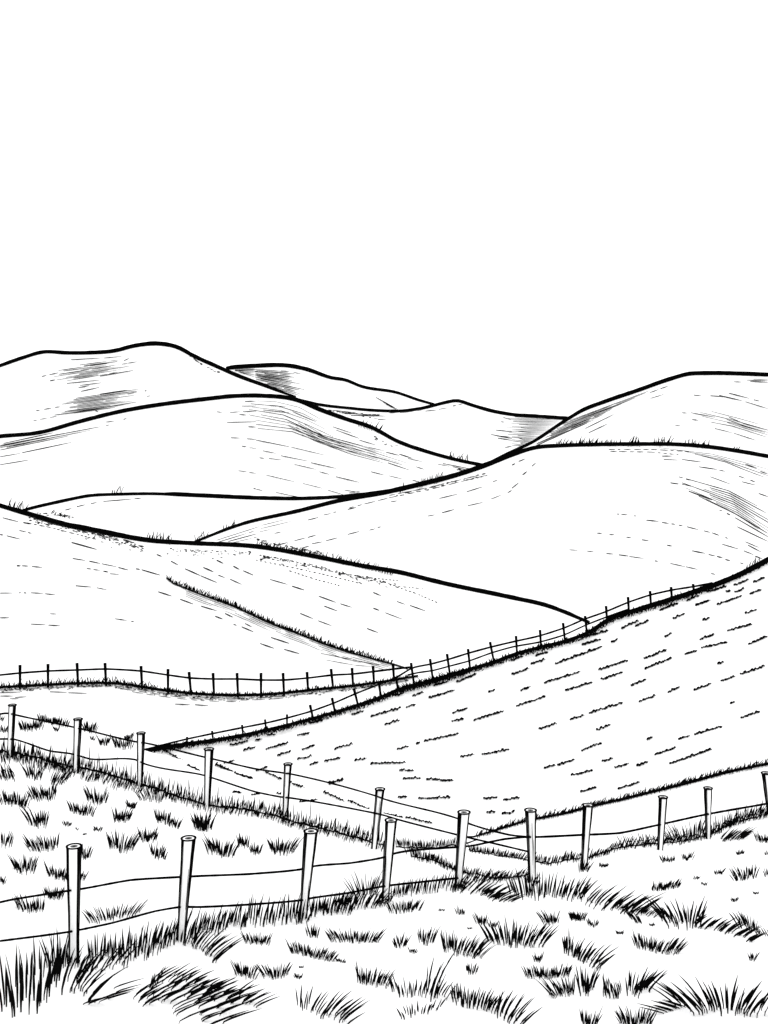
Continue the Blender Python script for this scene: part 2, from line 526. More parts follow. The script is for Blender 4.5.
# wide pale hill
h = right_mid
h.dashes(z3([(290, 358), (420, 358), (540, 365)])[0], 0, 1, (3, 9), (1.5, 3))
h.dashes(z3([(295, 364), (420, 366), (500, 374)])[0], 0, 1, (3, 9), (1.5, 3))
blk(h, z3, [(470, 357), (600, 372), (700, 398), (768, 418)], [(560, 375), (640, 396), (700, 420), (768, 446)], 6, w=.9, jit=12)
h.strokes(segs(z3, [450, 378, 480, 378, 455, 388, 500, 390, 510, 388, 570, 396, 560, 410, 615, 418, 622, 420, 640, 424, 680, 438, 700, 445, 715, 450, 730, 456, 740, 490, 768, 500, 595,
                    440, 655, 462, 690, 455, 730, 465, 700, 402, 735, 414, 745, 424, 768, 432, 475, 458, 500, 461, 500, 440, 515, 444, 522, 448, 535, 450, 532, 484, 600, 508]), .85)
blk(h, z6, [(550, 4), (650, 32), (768, 94)], [(572, 54), (680, 106), (768, 168)], 14, w=1.0, jit=18)
h.strokes(segs(z6, [530, 33, 600, 60, 583, 58, 660, 95, 660, 95, 768, 160, 670, 113, 768, 170, 676, 140, 768, 184, 700, 185, 740, 202, 708, 195, 748, 216, 475, 8, 500, 12, 510, 12, 545, 20, 622,
                    90, 632, 93, 645, 100, 655, 105, 315, 102, 322, 102, 328, 103, 347, 104, 365, 107, 374, 108, 403, 120, 440, 124, 450, 127, 470, 130, 478, 131, 490, 133, 500, 135, 512,
                    137, 525, 140, 560, 149, 575, 152, 595, 157, 600, 158, 622, 166, 640, 172, 648, 175, 255, 159, 270, 160, 292, 163, 307, 164, 343, 171, 357, 173, 390, 179, 410, 182,
                    465, 195, 480, 198, 540, 212, 580, 220, 590, 223, 610, 228, 615, 229, 632, 233, 640, 238, 655, 242, 172, 209, 197, 211, 225, 213, 245, 215, 283, 220, 305, 222, 320, 224,
                    350, 228, 352, 229, 395, 235, 428, 242, 438, 244, 475, 250, 520, 260, 522, 260, 557, 268, 597, 280, 610, 283, 630, 192, 680, 207, 695, 212, 725, 224, 730, 228, 750, 236, 685, 248, 695, 252]), .9)
h.strokes(segs(z5, [275, 88, 300, 82, 202, 105, 225, 100, 232, 97, 242, 95, 155, 120, 187, 112, 405, 65, 425, 62, 550, 55, 605, 42, 632, 35, 680, 20, 710, 5, 725, 0, 515, 108, 537, 104, 558,
                    98, 595, 88, 635, 77, 680, 67, 705, 57, 735, 45, 755, 38, 768, 30, 340, 150, 358, 146, 365, 142, 375, 140, 275, 163, 310, 154, 210, 182, 245, 173, 115, 182, 150, 173, 155, 172,
                    180, 165, 140, 203, 160, 198, 168, 191, 200, 185, 65, 195, 95, 187, 55, 160, 75, 156]), .85)
h.strokes(segs(z3, [0, 405, 10, 400, 20, 394, 40, 386, 32, 434, 45, 424, 60, 408, 72, 398, 0, 474, 20, 458]), .85)
blk(h, z5, [(0, 140), (100, 116)], [(0, 158), (70, 142)], 5, w=.9, jit=8, gap=.2)
blk(h, z4, [(640, 183), (768, 142)], [(690, 190), (768, 172)], 6, w=.9, jit=5, gap=.2)
h.dashes(z2([(280, 533), (400, 503), (520, 478), (690, 436)])[0], 0, .9, (4, 14), (1, 4))
h.dashes(z2([(400, 496), (520, 472), (690, 430)])[0], 0, .9, (4, 16), (1, 3))
h.dots(z2([(400, 496), (520, 470), (690, 428)])[0], 50, 1.6, .8)
h.dots(z5([(0, 175), (60, 190), (200, 215)])[0], 50, 2.0, .9)
# long slope over the straight fence
h = left_near
h.strokes(segs(z4, [8, 113, 55, 125, 70, 127, 92, 132, 58, 151, 80, 156, 84, 157, 95, 160, 0, 163, 10, 165, 20, 167, 60, 177, 215, 187, 290, 208, 218, 235, 255, 241, 268, 243, 300, 250, 305, 251, 350, 260, 355,
                    262, 385, 270, 260, 265, 275, 267, 280, 268, 300, 271, 310, 273, 325, 276, 330, 281, 357, 283, 408, 266, 420, 268, 425, 269, 480, 285, 50, 257, 62, 257, 66, 257, 85, 258, 95, 259, 127, 262, 0, 339, 37, 339,
                    57, 338, 63, 338, 72, 338, 80, 339, 92, 338, 130, 340, 135, 341, 165, 344, 227, 317, 275, 321, 290, 323, 320, 329, 150, 401, 170, 402, 0, 413, 28, 413, 93, 432, 137, 434, 145,
                    435, 180, 437, 345, 416, 380, 421, 393, 423, 402, 425, 470, 223, 485, 229, 513, 243, 535, 255, 555, 266, 600, 286, 602, 287, 650, 307, 610, 262, 640, 275, 655, 285, 675, 293, 690, 297,
                    725, 313, 650, 240, 670, 250, 700, 258, 718, 268, 730, 272, 760, 285, 475, 335, 515, 348, 540, 357, 580, 372, 603, 378, 650, 392, 645, 408, 668, 417, 675, 400, 700, 412,
                    700, 432, 710, 436, 725, 440, 760, 455, 735, 430, 755, 440]), 1.0)
h.strokes(segs(z5, [42, 298, 95, 313, 108, 318, 145, 330, 188, 348, 240, 367, 253, 371, 288, 382, 205, 378, 245, 393, 352, 337, 375, 347, 423, 364, 447, 373, 462, 376, 507, 392, 352, 384, 370,
                    391, 388, 398, 438, 417, 133, 400, 172, 416, 187, 422, 227, 437, 333, 445, 367, 458, 45, 472, 100, 490, 12, 490, 55, 505, 83, 507, 130, 520]), 1.0)
h.strokes(segs(c2, [195, 40, 285, 58, 210, 60, 300, 76, 290, 60, 370, 75, 300, 76, 345, 79, 12, 10, 55, 25, 85, 28, 130, 41]), .7)
h.dots(z4([(85, 108), (160, 128), (300, 165), (430, 198)])[0], 130, 2.6, .95)
h.dots(z4([(85, 104), (160, 124), (300, 160), (400, 185)])[0], 90, 1.2, .95)
h.dots(z4([(500, 204), (768, 214)])[0], 60, 3, .95)
h.dots(z5([(0, 222), (150, 248), (300, 285), (420, 310)])[0], 130, 2.2, .95)
h.dashes(z5([(10, 225), (100, 240), (230, 275), (330, 292), (430, 302)])[0], 0, 1.0, (1.5, 3), (1, 2.2))
h.dashes(z5([(0, 240), (60, 252), (200, 282), (320, 312)])[0], 0, 1.1, (1.5, 3), (1.2, 2.8))
h.dashes(z5([(100, 272), (180, 298), (255, 318)])[0], 0, 1.1, (1.5, 3), (1.2, 2.8))
h.dashes(z5([(330, 288), (420, 318), (500, 326)])[0], 0, 1, (1.5, 4), (1.2, 2.8))
h.dashes(z5([(420, 320), (480, 340), (545, 368)])[0], 0, 1, (1.5, 3), (1.2, 2.8))
h.dashes(z4([(80, 128), (150, 142), (290, 178)])[0], 0, 1, (2, 6), (1, 2.5))
hedge = z4([(500, 294), (520, 310), (560, 326), (600, 342), (650, 360), (700, 378), (768, 410)])[0] + \
    z5([(30, 424), (80, 444), (140, 466), (200, 490), (270, 514), (340, 533)])[0] + c2([(370, 62), (410, 72), (455, 86)])[0]
for k in range(4):
    hl = [(x - 1, y + 2.0 + k * 1.8) for x, y in hedge if 185 < x < 395]
    h.dashes(hl, 0, .6, (14, 50), (3, 14))
for a_, b_ in zip(hedge[:-1], hedge[1:]):
    h.stroke([a_, b_], 1.9, False)
# narrow field
h = field
cline = [(x, h.c(x)) for x in range(0, 412, 12)]
h.dots([(x, y + 2) for x, y in cline], 260, 1.7, .9)
h.dashes([(x, y + 3.2) for x, y in cline if x > 90 or x < 40], 0, .8, (4, 16), (2, 6))
h.dashes([(x, y + 5) for x, y in cline if 110 < x < 300], 0, .8, (4, 16), (2, 6))
h.dashes([(x, y + 6.6) for x, y in cline if 130 < x < 245], 0, .8, (4, 14), (2, 8))
h.strokes(segs(c1, [0, 168, 40, 168, 45, 172, 80, 170, 0, 158, 60, 156, 150, 155, 200, 157, 205, 158, 260, 160, 525, 192, 570, 194, 585, 194, 625, 197, 30, 176, 55, 176]), .9)

# rough grass dashes on the big hillside: short wiry tussock rows
dash = MB()
DASH = segs(c2, [290, 222, 325, 212, 348, 228, 435, 203, 388, 252, 433, 240, 453, 200, 480, 192, 472, 167, 502, 157, 520, 173, 595, 150, 537, 135, 577, 124, 605, 125, 662, 100, 700,
                 153, 717, 150, 592, 217, 637, 203, 590, 243, 625, 235, 655, 240, 745, 212, 425, 327, 460, 318, 484, 310, 491, 308, 508, 302, 608, 280, 615, 350, 655, 343, 680, 342, 762, 328,
                 300, 360, 333, 355, 348, 370, 450, 367, 432, 390, 473, 391, 442, 415, 495, 414, 513, 417, 592, 422, 428, 471, 455, 470, 490, 475, 585, 472, 685, 475, 725, 471, 695, 516, 720, 515, 740,
                 519, 768, 518, 745, 479, 768, 477, 165, 250, 203, 238, 125, 286, 162, 277, 0, 302, 18, 297, 35, 285, 60, 282, 32, 325, 97, 308, 138, 327, 177, 315, 65, 345, 105, 334, 127, 357, 168,
                 347, 162, 373, 190, 365, 208, 363, 255, 353, 238, 325, 290, 312, 220, 430, 262, 418, 420, 165, 442, 160])
DASH += segs(c1, [693, 316, 745, 302, 735, 330, 768, 320])
DASH += segs(c3, [0, 60, 35, 48, 0, 102, 52, 85, 60, 70, 100, 58, 75, 45, 110, 35, 132, 70, 270, 20, 213, 13, 260, 0, 97, 128, 205, 95, 27, 150, 55, 140, 15, 197, 102, 168, 162, 150, 243, 125, 262, 88,
                  350, 60, 268, 118, 335, 95, 357, 135, 405, 117, 398, 55, 465, 28, 400, 85, 480, 53, 520, 42, 557, 30, 570, 22, 648, 5, 620, 70, 636, 66, 548, 150, 597, 130, 627, 122, 670,
                  108, 687, 102, 758, 78, 470, 155, 505, 140, 382, 184, 433, 165, 82, 267, 135, 250, 175, 238, 217, 225, 233, 218, 333, 187, 256, 270, 297, 253, 210, 330, 270, 308, 408,
                  297, 422, 291, 657, 190, 670, 184, 688, 233, 745, 213, 500, 297, 532, 288, 550, 282, 632, 258, 432, 342, 492, 322, 475, 370, 600, 327, 272, 363, 303, 355, 310, 383, 350,
                  370, 377, 377, 410, 365, 100, 383, 130, 375, 137, 375, 188, 358, 180, 405, 243, 390, 207, 455, 255, 440, 320, 445, 383, 427, 0, 475, 25, 472, 0, 516, 6, 515])
DASH += segs(z6, [445, 390, 500, 368, 527, 360, 563, 345, 590, 335, 645, 318, 645, 335, 655, 333, 670, 335, 697, 325, 668, 315, 710, 298, 727, 305, 760, 292, 553, 375, 595, 360, 618, 373, 690,
                  347, 715, 340, 750, 328, 485, 415, 520, 400, 575, 420, 593, 413, 703, 400, 735, 388, 330, 443, 380, 422, 373, 437, 410, 422, 460, 468, 480, 460, 565, 477, 607, 462, 648, 452,
                  720, 432, 300, 485, 318, 477, 220, 470, 290, 450, 712, 492, 768, 468, 215, 493, 267, 477])
r5 = lambda *L: zm(190, 760, 3.84, L)
r6 = lambda *L: zm(380, 760, 3.84, L)
SCRIB = segs(c1, [495, 330, 550, 365, 562, 375, 600, 392, 650, 372, 700, 395, 705, 398, 760, 415, 705, 455, 722, 458, 675, 368, 705, 362])
SCRIB += segs(r5, [100, 18, 175, 50, 185, 55, 240, 72, 255, 40, 300, 25, 285, 42, 355, 75, 388, 88, 440, 105, 535, 88, 590, 72, 515, 122, 592, 158, 610, 155, 690, 190, 425, 162, 490, 150, 168,
                   122, 197, 125, 240, 132, 272, 130, 335, 128, 350, 130])
SCRIB += segs(r6, [15, 205, 90, 220, 100, 220, 203, 242])


def scrub(hill, mb, seg, h=2.9, w=2.0):
    (xa, ya), (xb, yb) = seg
    L = math.hypot(xb - xa, yb - ya)
    n = max(3, int(L / 1.9))
    sl = (yb - ya) / max(1e-3, xb - xa)
    # the runner along the ground
    P = []
    for i in range(n + 1):
        t = i / n
        P.append((xa + (xb - xa) * t, ya + (yb - ya) * t + U(-.45, .45)))
    V = [hill.on(x, y, .997) for x, y in P]
    R = [w * (.72 if i % 2 else .1) * U(.6, 1.15) * mpp(hill.Yat(x, y)) * (.5 if i in (0, n) else 1) for i, (x, y) in enumerate(P)]
    mb.tube(V, R, 4)
    # the short tufts leaning over it
    for i in range(0, n, 2):
        x, y = P[i]
        x += U(-.5, .5)
        Y = hill.Yat(x, y) * .997
        s = mpp(Y)
        q = U(.8, h * .75)
        a = at(x - q * .55, y + .5 + U(-.4, .6), Y)
        b = at(x + q * .6, y - q * .75 + sl * q * .4 + U(-.5, .3), Y)
        mb.tube([a, a.lerp(b, .5), b], [w * .36 * s, w * .66 * s * U(.7, 1.2), w * .25 * s], 4)


for s_ in DASH:
    scrub(right_near, dash, s_)
tag(dash.build('grass', M_GRASS), 'short dark dashes of rough grass scattered over the big bare hillside', 'grass', kind='stuff')
scr = MB()
for s_ in SCRIB:
    scrub(near if s_[0][1] > near.c(s_[0][0]) else right_near, scr, s_, 3.0, 1.8)
tag(scr.build('grass', M_GRASS), 'scribbly dark grass along the dip beyond the nearer sagging fence', 'grass', kind='stuff')

for hill, lab in ((far_left, 'fine hatched shading lines in two patches below the highest far summit'),
                  (far_mid, 'fine grey hatching lines shading the end of the most distant hill'),
                  (saddle, 'fine hatched shading lines on the saddle between two larger slopes'),
                  (right_back, 'fine shading strokes slanting down the steep flat-topped far hill'),
                  (left_mid, 'long curved shading strokes combed over the shoulder of the broad hill'),
                  (low_left, 'faint broken hatching line under the crest of the low bare hill'),
                  (right_mid, 'broken and curved hatching lines over the wide pale hill'),
                  (left_near, 'dotted and dashed hatching lines below the thick dark crest'),
                  (field, 'speckled shading lines below the straight wire fence')):
    if hill.fine.v:
        tag(hill.fine.build('grass', M_FINE), lab, 'grass', kind='stuff')  # holds the slope's drawn shading, built as thin dark strokes

# ------------------------------------------------------------------ grass standing along the crests
fr = MB()
for zf, L, hh, st, hill in (
        (z4, [(25, 84), (75, 92)], 9, 1.6, left_near), (z4, [(335, 40), (368, 38)], 7, 2.2, low_left),
        (z4, [(440, 178), (515, 188)], 9, 1.3, left_near), (z4, [(583, 184), (625, 172)], 7.5, 2.0, right_mid),
        (z4, [(670, 150), (705, 138)], 8, 2.0, right_mid), (z4, [(150, 100), (215, 118)], 4, 2.4, left_near),
        (z2, [(305, 284), (375, 306)], 8, 1.6, left_mid), (z2, [(575, 384), (635, 394)], 8, 2.0, left_mid),
        (z2, [(428, 484), (447, 480)], 8, 1.6, right_mid), (z2, [(480, 471), (560, 450)], 9, 1.6, right_mid),
        (z3, [(130, 345), (330, 344)], 6.5, 1.7, right_mid), (z3, [(195, 345), (250, 344)], 8, 2.4, right_mid), (z3, [(345, 344), (385, 344)], 8.5, 1.6, right_mid),
        (z3, [(425, 343), (478, 344)], 8.5, 1.4, right_mid), (z3, [(517, 346), (590, 352)], 7, 1.5, right_mid),
        (z3, [(660, 358), (685, 361)], 4, 2.2, right_mid), (z6, [(705, 262), (745, 248)], 8, 1.8, right_near),
        (z5, [(0, 196), (130, 222), (270, 250), (410, 284)], 7, 1.3, left_near)):
    hill.fringe(fr, zf(L)[0], hh, st, (-.25, .75), .95)
left_near.fringe(fr, hedge[:-1], 5.5, 1.0, (-.3, .7), 1.0)
left_near.fringe(fr, hedge[4:-3], 3.0, .9, (-.6, .2), .9)
tag(fr.build('grass', M_GRASS), 'thin dark grass standing along the crests of the hills', 'grass', kind='stuff')

fr = MB()
cl = [(x, field.c(x) + .5) for x in range(-10, 414, 6)]
field.fringe(fr, cl, 4.2, .8, (-.5, .5), 1.0, below=.4)
field.fringe(fr, [(x, y - 1) for x, y in cl if x < 160], 6, 2.0, (-.6, .6), .9)
tag(fr.build('grass', M_GRASS), 'low dark grass along the foot of the straight wire fence', 'grass', kind='stuff')

fr = MB()
bl = [(x, right_near.c(x) + .8) for x in range(150, 780, 5)]
right_near.fringe(fr, bl, 4.2, .55, (-.5, .6), 1.15, below=.75, depth=.994)
right_near.fringe(fr, [(x, y + 2.2) for x, y in bl if x < 720], 3, .9, (-.3, .8), 1.0, below=.8, depth=.993)
right_near.fringe(fr, [(x, y + 1) for x, y in bl if 395 < x < 470], 6, .5, (-1.2, .8), 1.0, below=.6, depth=.993)
tag(fr.build('grass', M_GRASS), 'dense dark grass along the foot of the climbing fence', 'grass', kind='stuff')

fr = MB()
near.fringe(fr, [(x, near.c(x) + .6) for x in range(476, 800, 5)], 7, .8, (-.1, .75), 1.0, below=.2)
tag(fr.build('grass', M_GRASS), 'short bristly grass along the meadow rim under the big bare hillside', 'grass', kind='stuff')


# ------------------------------------------------------------------ meadow grass
def line_blades(mb, line, h, n, lean, w, bj=.35, hv=(.6, 1.1), ly=(-.2, .2), up=1.0, curl=1.4):
    """n blades along a pixel line on the meadow; lean runs from lean[0] at its start to lean[1] at its end"""
    L = [0]
    for i in range(len(line) - 1):
        L.append(L[-1] + math.hypot(line[i + 1][0] - line[i][0], line[i + 1][1] - line[i][1]))
    fx, fy = lin(list(zip(L, [p[0] for p in line]))), lin(list(zip(L, [p[1] for p in line])))
    bases = []
    if w > 1.9:
        w = 1.75 + (w - 1.9) * .5
        n = int(n * 1.2)
    else:
        w *= .8
        n = int(n * 1.36)
    for k in range(n):
        t = (k + U(.22, .78)) / n
        x, y = fx(t * L[-1]), fy(t * L[-1])
        y += U(-.5, .5) * bj * h
        Y = near_Y(x, y)
        s = mpp(Y)
        bases.append(near.on(x, y, 1))
        l = lean[0] + (lean[1] - lean[0]) * t + U(-.11, .11)
        mb.blade(at(x, y, Y), h * s * U(*hv) * up, l / up, U(*ly), w * s * U(.75, 1.25), curl=curl)
    return bases


# dense bands along the fences
band = MB()
BL = [(0, 752), (30, 757), (60, 765), (90, 771), (120, 779), (150, 788), (180, 798), (207, 806), (242, 810), (276, 816), (286, 821), (305, 826), (325, 830),
      (359, 839), (375, 844), (392, 847)]
line_blades(band, BL, 14, 300, (.1, .15), 1.5, .7, (.45, 1.0))
line_blades(band, [(x, y + 3) for x, y in BL], 9, 260, (.1, .4), 1.5, .9)
line_blades(band, [(x, y - 1) for x, y in BL], 22, 34, (.0, .1), 1.5, .4)
line_blades(band, [(0, 760), (40, 766), (75, 776)], 12, 50, (-.2, .5), 1.5, .7)
line_blades(band, [(80, 778), (100, 782), (120, 788), (140, 792)], 10, 40, (.3, .5), 1.4, .8)
line_blades(band, [(140, 800), (150, 800), (163, 802)], 15, 14, (-.6, .3), 1.6, .3)
line_blades(band, [(396, 846), (430, 848), (458, 845)], 9, 60, (-.2, .3), 1.3, .4)
tag(band.build('grass', M_GRASS), 'dense dark grass along the foot of the nearer sagging fence', 'grass', kind='stuff')

band = MB()
line_blades(band, [(411, 857), (435, 862), (458, 872), (497, 880), (528, 876)], 9, 130, (-.1, .6), 1.4, .7)
line_blades(band, [(469, 851), (500, 856), (526, 860)], 8, 70, (-.2, .5), 1.3, .4)
line_blades(band, [(405, 851), (430, 859), (445, 866)], 10, 26, (-.3, .3), 1.3, .6)
RB = [(533, 862), (550, 864), (568, 861), (594, 857), (620, 848), (658, 844), (685, 842), (709, 836), (735, 823), (768, 815), (800, 808)]
line_blades(band, RB, 9, 260, (.2, .6), 1.6, .7, (.5, 1.1))
line_blades(band, RB[4:], 13, 70, (-.4, .5), 1.5, .5)
line_blades(band, [(668, 842), (690, 838), (705, 832)], 17, 26, (-.7, .3), 1.5, .3)
line_blades(band, [(709, 836), (735, 823), (768, 815), (800, 808)], 16, 44, (-.1, .4), 1.5, .4)
for a_, b_ in ((BL, 1.25), (RB, .8), ([(411, 857), (435, 862), (458, 872), (497, 880), (528, 876)], .8), ([(396, 848), (430, 849), (458, 846), (480, 841)], .8),
               ([(469, 851), (500, 857), (526, 861), (550, 866)], .7)):
    fa = lin(a_)
    P_ = [near.on(x, fa(x) - 1 + U(-.8, .8)) for x in np.arange(a_[0][0], a_[-1][0], 4)]
    band.tube(P_, [b_ * mpp(p.y) * U(.4, 1.5) for p in P_], 5)
tag(band.build('grass', M_GRASS), 'dark grass around the crossing of the two fences and along the climbing end', 'grass', kind='stuff')

band = MB()
line_blades(band, [(0, 1006), (20, 1006), (45, 1000), (62, 990)], 60, 20, (-.1, .25), 4.2, .45, (.6, 1.05))
line_blades(band, [(8, 985), (35, 975), (60, 968)], 42, 10, (-.1, .1), 2.4, .3)
line_blades(band, [(46, 968), (58, 965), (66, 968)], 40, 10, (-.3, .25), 2.2, .2)
line_blades(band, [(66, 985), (78, 990), (92, 1000)], 46, 11, (.5, 1.1), 3.6, .3)
line_blades(band, [(76, 975), (90, 974), (104, 968), (122, 961)], 26, 16, (.3, .9), 2.4, .4)
line_blades(band, [(88, 961), (108, 958), (126, 954), (150, 950), (178, 938)], 27, 50, (.0, .25), 2.0, .4)
line_blades(band, [(120, 966), (150, 956), (170, 944)], 24, 18, (.1, .25), 2.0, .5)
line_blades(band, [(80, 1004), (100, 1002), (118, 988)], 16, 7, (2.2, 2.6), 2.6, .4, up=.8)
line_blades(band, [(182, 938), (205, 934), (232, 926), (260, 922), (302, 918)], 24, 84, (.3, .1), 2.0, .5)
line_blades(band, [(190, 944), (205, 952), (215, 962)], 24, 22, (.55, 1.3), 2.4, .4)
line_blades(band, [(310, 914), (335, 912), (352, 912)], 20, 38, (.0, .5), 1.9, .4)
line_blades(band, [(338, 907), (362, 906), (383, 904)], 16, 42, (.1, .8), 1.8, .5)
line_blades(band, [(352, 897), (366, 896), (378, 893)], 24, 16, (-.6, .5), 1.8, .2)
line_blades(band, [(391, 897), (420, 892), (455, 886)], 16, 46, (.1, .3), 1.8, .5)
line_blades(band, [(455, 889), (475, 892), (498, 900)], 13, 26, (.7, 1.6), 2.0, .7)
line_blades(band, [(462, 884), (480, 882), (500, 882)], 12, 20, (.5, 1), 1.8, .5)
line_blades(band, [(480, 894), (500, 900), (512, 902)], 8, 16, (1.2, 2.4), 2.0, .6)
line_blades(band, [(510, 894), (530, 896), (560, 898), (582, 898)], 24, 44, (-.35, .5), 2.0, .4)
line_blades(band, [(575, 897), (594, 905), (620, 911), (641, 914)], 19, 34, (.7, 1.4), 2.2, .5)
line_blades(band, [(612, 908), (632, 912), (656, 917)], 8, 18, (.9, 1.4), 1.8, .5)
line_blades(band, [(630, 918), (642, 924)], 10, 16, (-.9, -.5), 1.8, .4)
for p in FRONT[:7]:
    line_blades(band, [(p[2] - p[5] * .8, p[3] + 4), (p[2] + p[5] * .8, p[3] + 3)], 16 if p[2] < 320 else 12, 9, (-.1, .5), 1.8, .4)
tag(band.build('grass', M_GRASS), 'long dark grass growing along the foot of the front fence', 'grass', kind='stuff')

# ------------------------------------------------------------------ single tufts
ORD = ['first', 'second', 'third', 'fourth', 'fifth', 'sixth', 'seventh', 'eighth', 'ninth', 'tenth', 'eleventh', 'twelfth', 'thirteenth', 'fourteenth']
tufts = []


def tuft(line, h, lean=(-.45, .45), w=None, n=None, label=None, **k):
    ln = sum(math.hypot(line[i + 1][0] - line[i][0], line[i + 1][1] - line[i][1]) for i in range(len(line) - 1))
    w = w or (1.2 + .035 * h)
    n = int(n * .85) if n else max(4, int(ln / (w * .5)))
    mb = MB()
    bs = line_blades(mb, line, h, n, lean, w, k.pop('bj', .5), **k)
    mb.tube([b - Vector((0, 0, min(.06, .1 * h * mpp(b.y)))) for b in bs], [.003] * len(bs), 4)      # rootstock just under the turf
    mx = sum(p[0] for p in line) / len(line)
    my = sum(p[1] for p in line) / len(line)
    o = mb.build('grass_tuft', M_GRASS, near.on(mx, my, 1))
    tufts.append((o, mx, my, ln, h, label))
    return o


def T(ox, oy, s, rows):
    for r in rows:
        xa, ya, xb, yb, hh = r[:5]
        ln = r[5:7] if len(r) > 5 else (-.4, .45)
        hh = hh / s * 1.15
        xa, ya, xb, yb = ox + xa / s, oy + ya / s, ox + xb / s, oy + yb / s
        tuft([(xa + .06 * hh, ya - .12 * hh), ((xa + xb) / 2, (ya + yb) / 2), (xb - .06 * hh, yb - .12 * hh)], hh, ln)


T(0, 760, 3.84, [(0, 72, 62, 80, 45, -.2, -.4), (95, 68, 160, 72, 45), (190, 95, 258, 82, 42, .3, .8), (116, 152, 216, 150, 46, -.5, .2), (0, 168, 110, 178, 45, -.3, .3),
                 (330, 160, 412, 166, 46, -.4, .4), (105, 240, 186, 258, 58, -.6, .3), (265, 200, 362, 216, 38, -.3, .5),
                 (432, 236, 503, 230, 42, -.2, .5), (487, 184, 520, 186, 20), (240, 252, 273, 254, 16), (290, 269, 302, 270, 9), (317, 288, 332, 289, 8), (360, 272, 392, 274, 16),
                 (592, 232, 655, 244, 44, -.2, .2), (645, 252, 692, 262, 34, 0, .4), (745, 262, 800, 264, 48), (0, 330, 48, 332, 45, 0, .3), (105, 348, 228, 342, 48, -.6, .2),
                 (418, 340, 520, 350, 60, -.3, .6), (532, 312, 603, 312, 42, -.3, .5), (575, 368, 638, 380, 42, -.1, .4), (305, 374, 350, 374, 42, -.1, .3), (52, 428, 138, 432, 52, -.5, .4),
                 (174, 440, 264, 466, 38, -.3, .3), (0, 472, 22, 476, 26), (300, 458, 332, 460, 26, .2, .5)])
T(0, 884, 3.84, [(62, 98, 172, 110, 46, -.4, .2), (168, 52, 245, 58, 36, -.2, .4)])
tuft([(88, 921), (100, 921), (118, 917), (140, 913)], 14, (-.8, .9), 1.9, 46)
T(190, 760, 3.84, [(12, 260, 90, 268, 50, -.3, .4), (62, 362, 175, 370, 58, -.5, .5), (180, 333, 228, 335, 42, -.2, .2), (230, 358, 275, 360, 36, -.3, .4), (303, 355, 403, 362, 52, -.4, .7)])
T(568, 760, 3.84, [(120, 412, 155, 412, 15), (355, 392, 410, 390, 20), (440, 382, 480, 382, 24), (645, 363, 677, 360, 16), (755, 363, 790, 363, 14), (720, 312, 790, 314, 30, -.5, .4),
                   (582, 310, 680, 300, 36, .8, 1.5), (482, 458, 505, 458, 12), (512, 481, 535, 481, 12), (563, 438, 600, 437, 17), (320, 502, 430, 488, 28, .0, .5), (630, 460, 728, 450, 40, -.7, .3),
                   (755, 450, 790, 450, 30), (710, 515, 733, 515, 10)])
T(190, 884, 3.84, [(204, 224, 308, 236, 36, -.5, .4), (446, 198, 497, 202, 40, -.3, .2), (532, 218, 730, 222, 38, -.7, .7), (380, 258, 555, 302, 38, -.4, .7), (560, 297, 598, 304, 13),
                   (170, 348, 258, 362, 48, -.4, .6), (274, 358, 378, 358, 42, -.7, .5), (418, 322, 437, 322, 8), (400, 362, 430, 363, 16), (637, 370, 768, 398, 52, -.2, .6)])
T(380, 884, 3.84, [(32, 112, 160, 98, 36, -.5, .6), (225, 104, 248, 104, 9), (290, 114, 325, 116, 24, -.4, .2), (362, 147, 413, 152, 34, -.5, .3), (418, 163, 450, 166, 22), (335, 174, 355, 175, 9),
                   (52, 238, 105, 240, 40), (145, 224, 210, 227, 52, -.2, .5), (110, 263, 142, 266, 17), (236, 252, 392, 284, 62, -.2, .9), (408, 222, 635, 238, 72, -.6, .8), (618, 150, 687, 152, 38, -.7, .3),
                   (727, 138, 790, 138, 28), (588, 296, 625, 299, 27, -.4, .3), (328, 342, 375, 346, 32, -.2, .4), (556, 362, 730, 355, 38, -.4, .4), (648, 432, 750, 422, 54, -.9, .1)])
tuft([(392, 992), (410, 994), (425, 996), (447, 996)], 19, (-.3, .6), 2.2, 30)
tuft([(425, 992), (431, 994), (440, 992)], 38, (.1, .6), 3.0, 8)
tuft([(452, 1000), (470, 1004), (485, 1008), (497, 1010)], 20, (-.2, .6), 2.2, 46)
tuft([(497, 1012), (508, 1018), (520, 1024)], 27, (.2, .9), 2.8, 17)
tuft([(399, 1018), (418, 1014), (441, 1009)], 12, (-.5, .6), 2.0, 20)
T(568, 884, 3.84, [(6, 138, 55, 138, 26, -.5, .4), (74, 161, 115, 163, 23), (185, 194, 212, 196, 15), (313, 159, 332, 161, 11), (252, 244, 428, 270, 48, -.4, .9),
                   (33, 418, 107, 418, 78, -.3, .4), (130, 424, 210, 434, 60, -.1, -.3), (222, 420, 318, 418, 76, -.1, .9), (46, 540, 118, 545, 55, -.1, .4), (195, 545, 325, 545, 62, -.6, .5),
                   (626, 68, 655, 67, 15), (695, 291, 728, 293, 27, -.3, .7)])
tuft([(563, 948), (572, 954), (585, 962), (600, 967)], 20, (-.1, 1.0), 2.4, 36)
tuft([(660, 920), (672, 924), (686, 926), (702, 921)], 23, (-1.0, .4), 2.5, 34)
tuft([(692, 926), (715, 929), (735, 936), (752, 941)], 13, (1.0, 1.6), 2.4, 34)
tuft([(735, 924), (746, 928), (757, 932)], 14, (-.7, .1), 1.9, 24)
tuft([(757, 934), (775, 936), (792, 938)], 7, (-.7, -.2), 1.6, 24)
tuft([(297, 1011), (310, 1008)], 26, (-.15, .3), 2.6, 6)
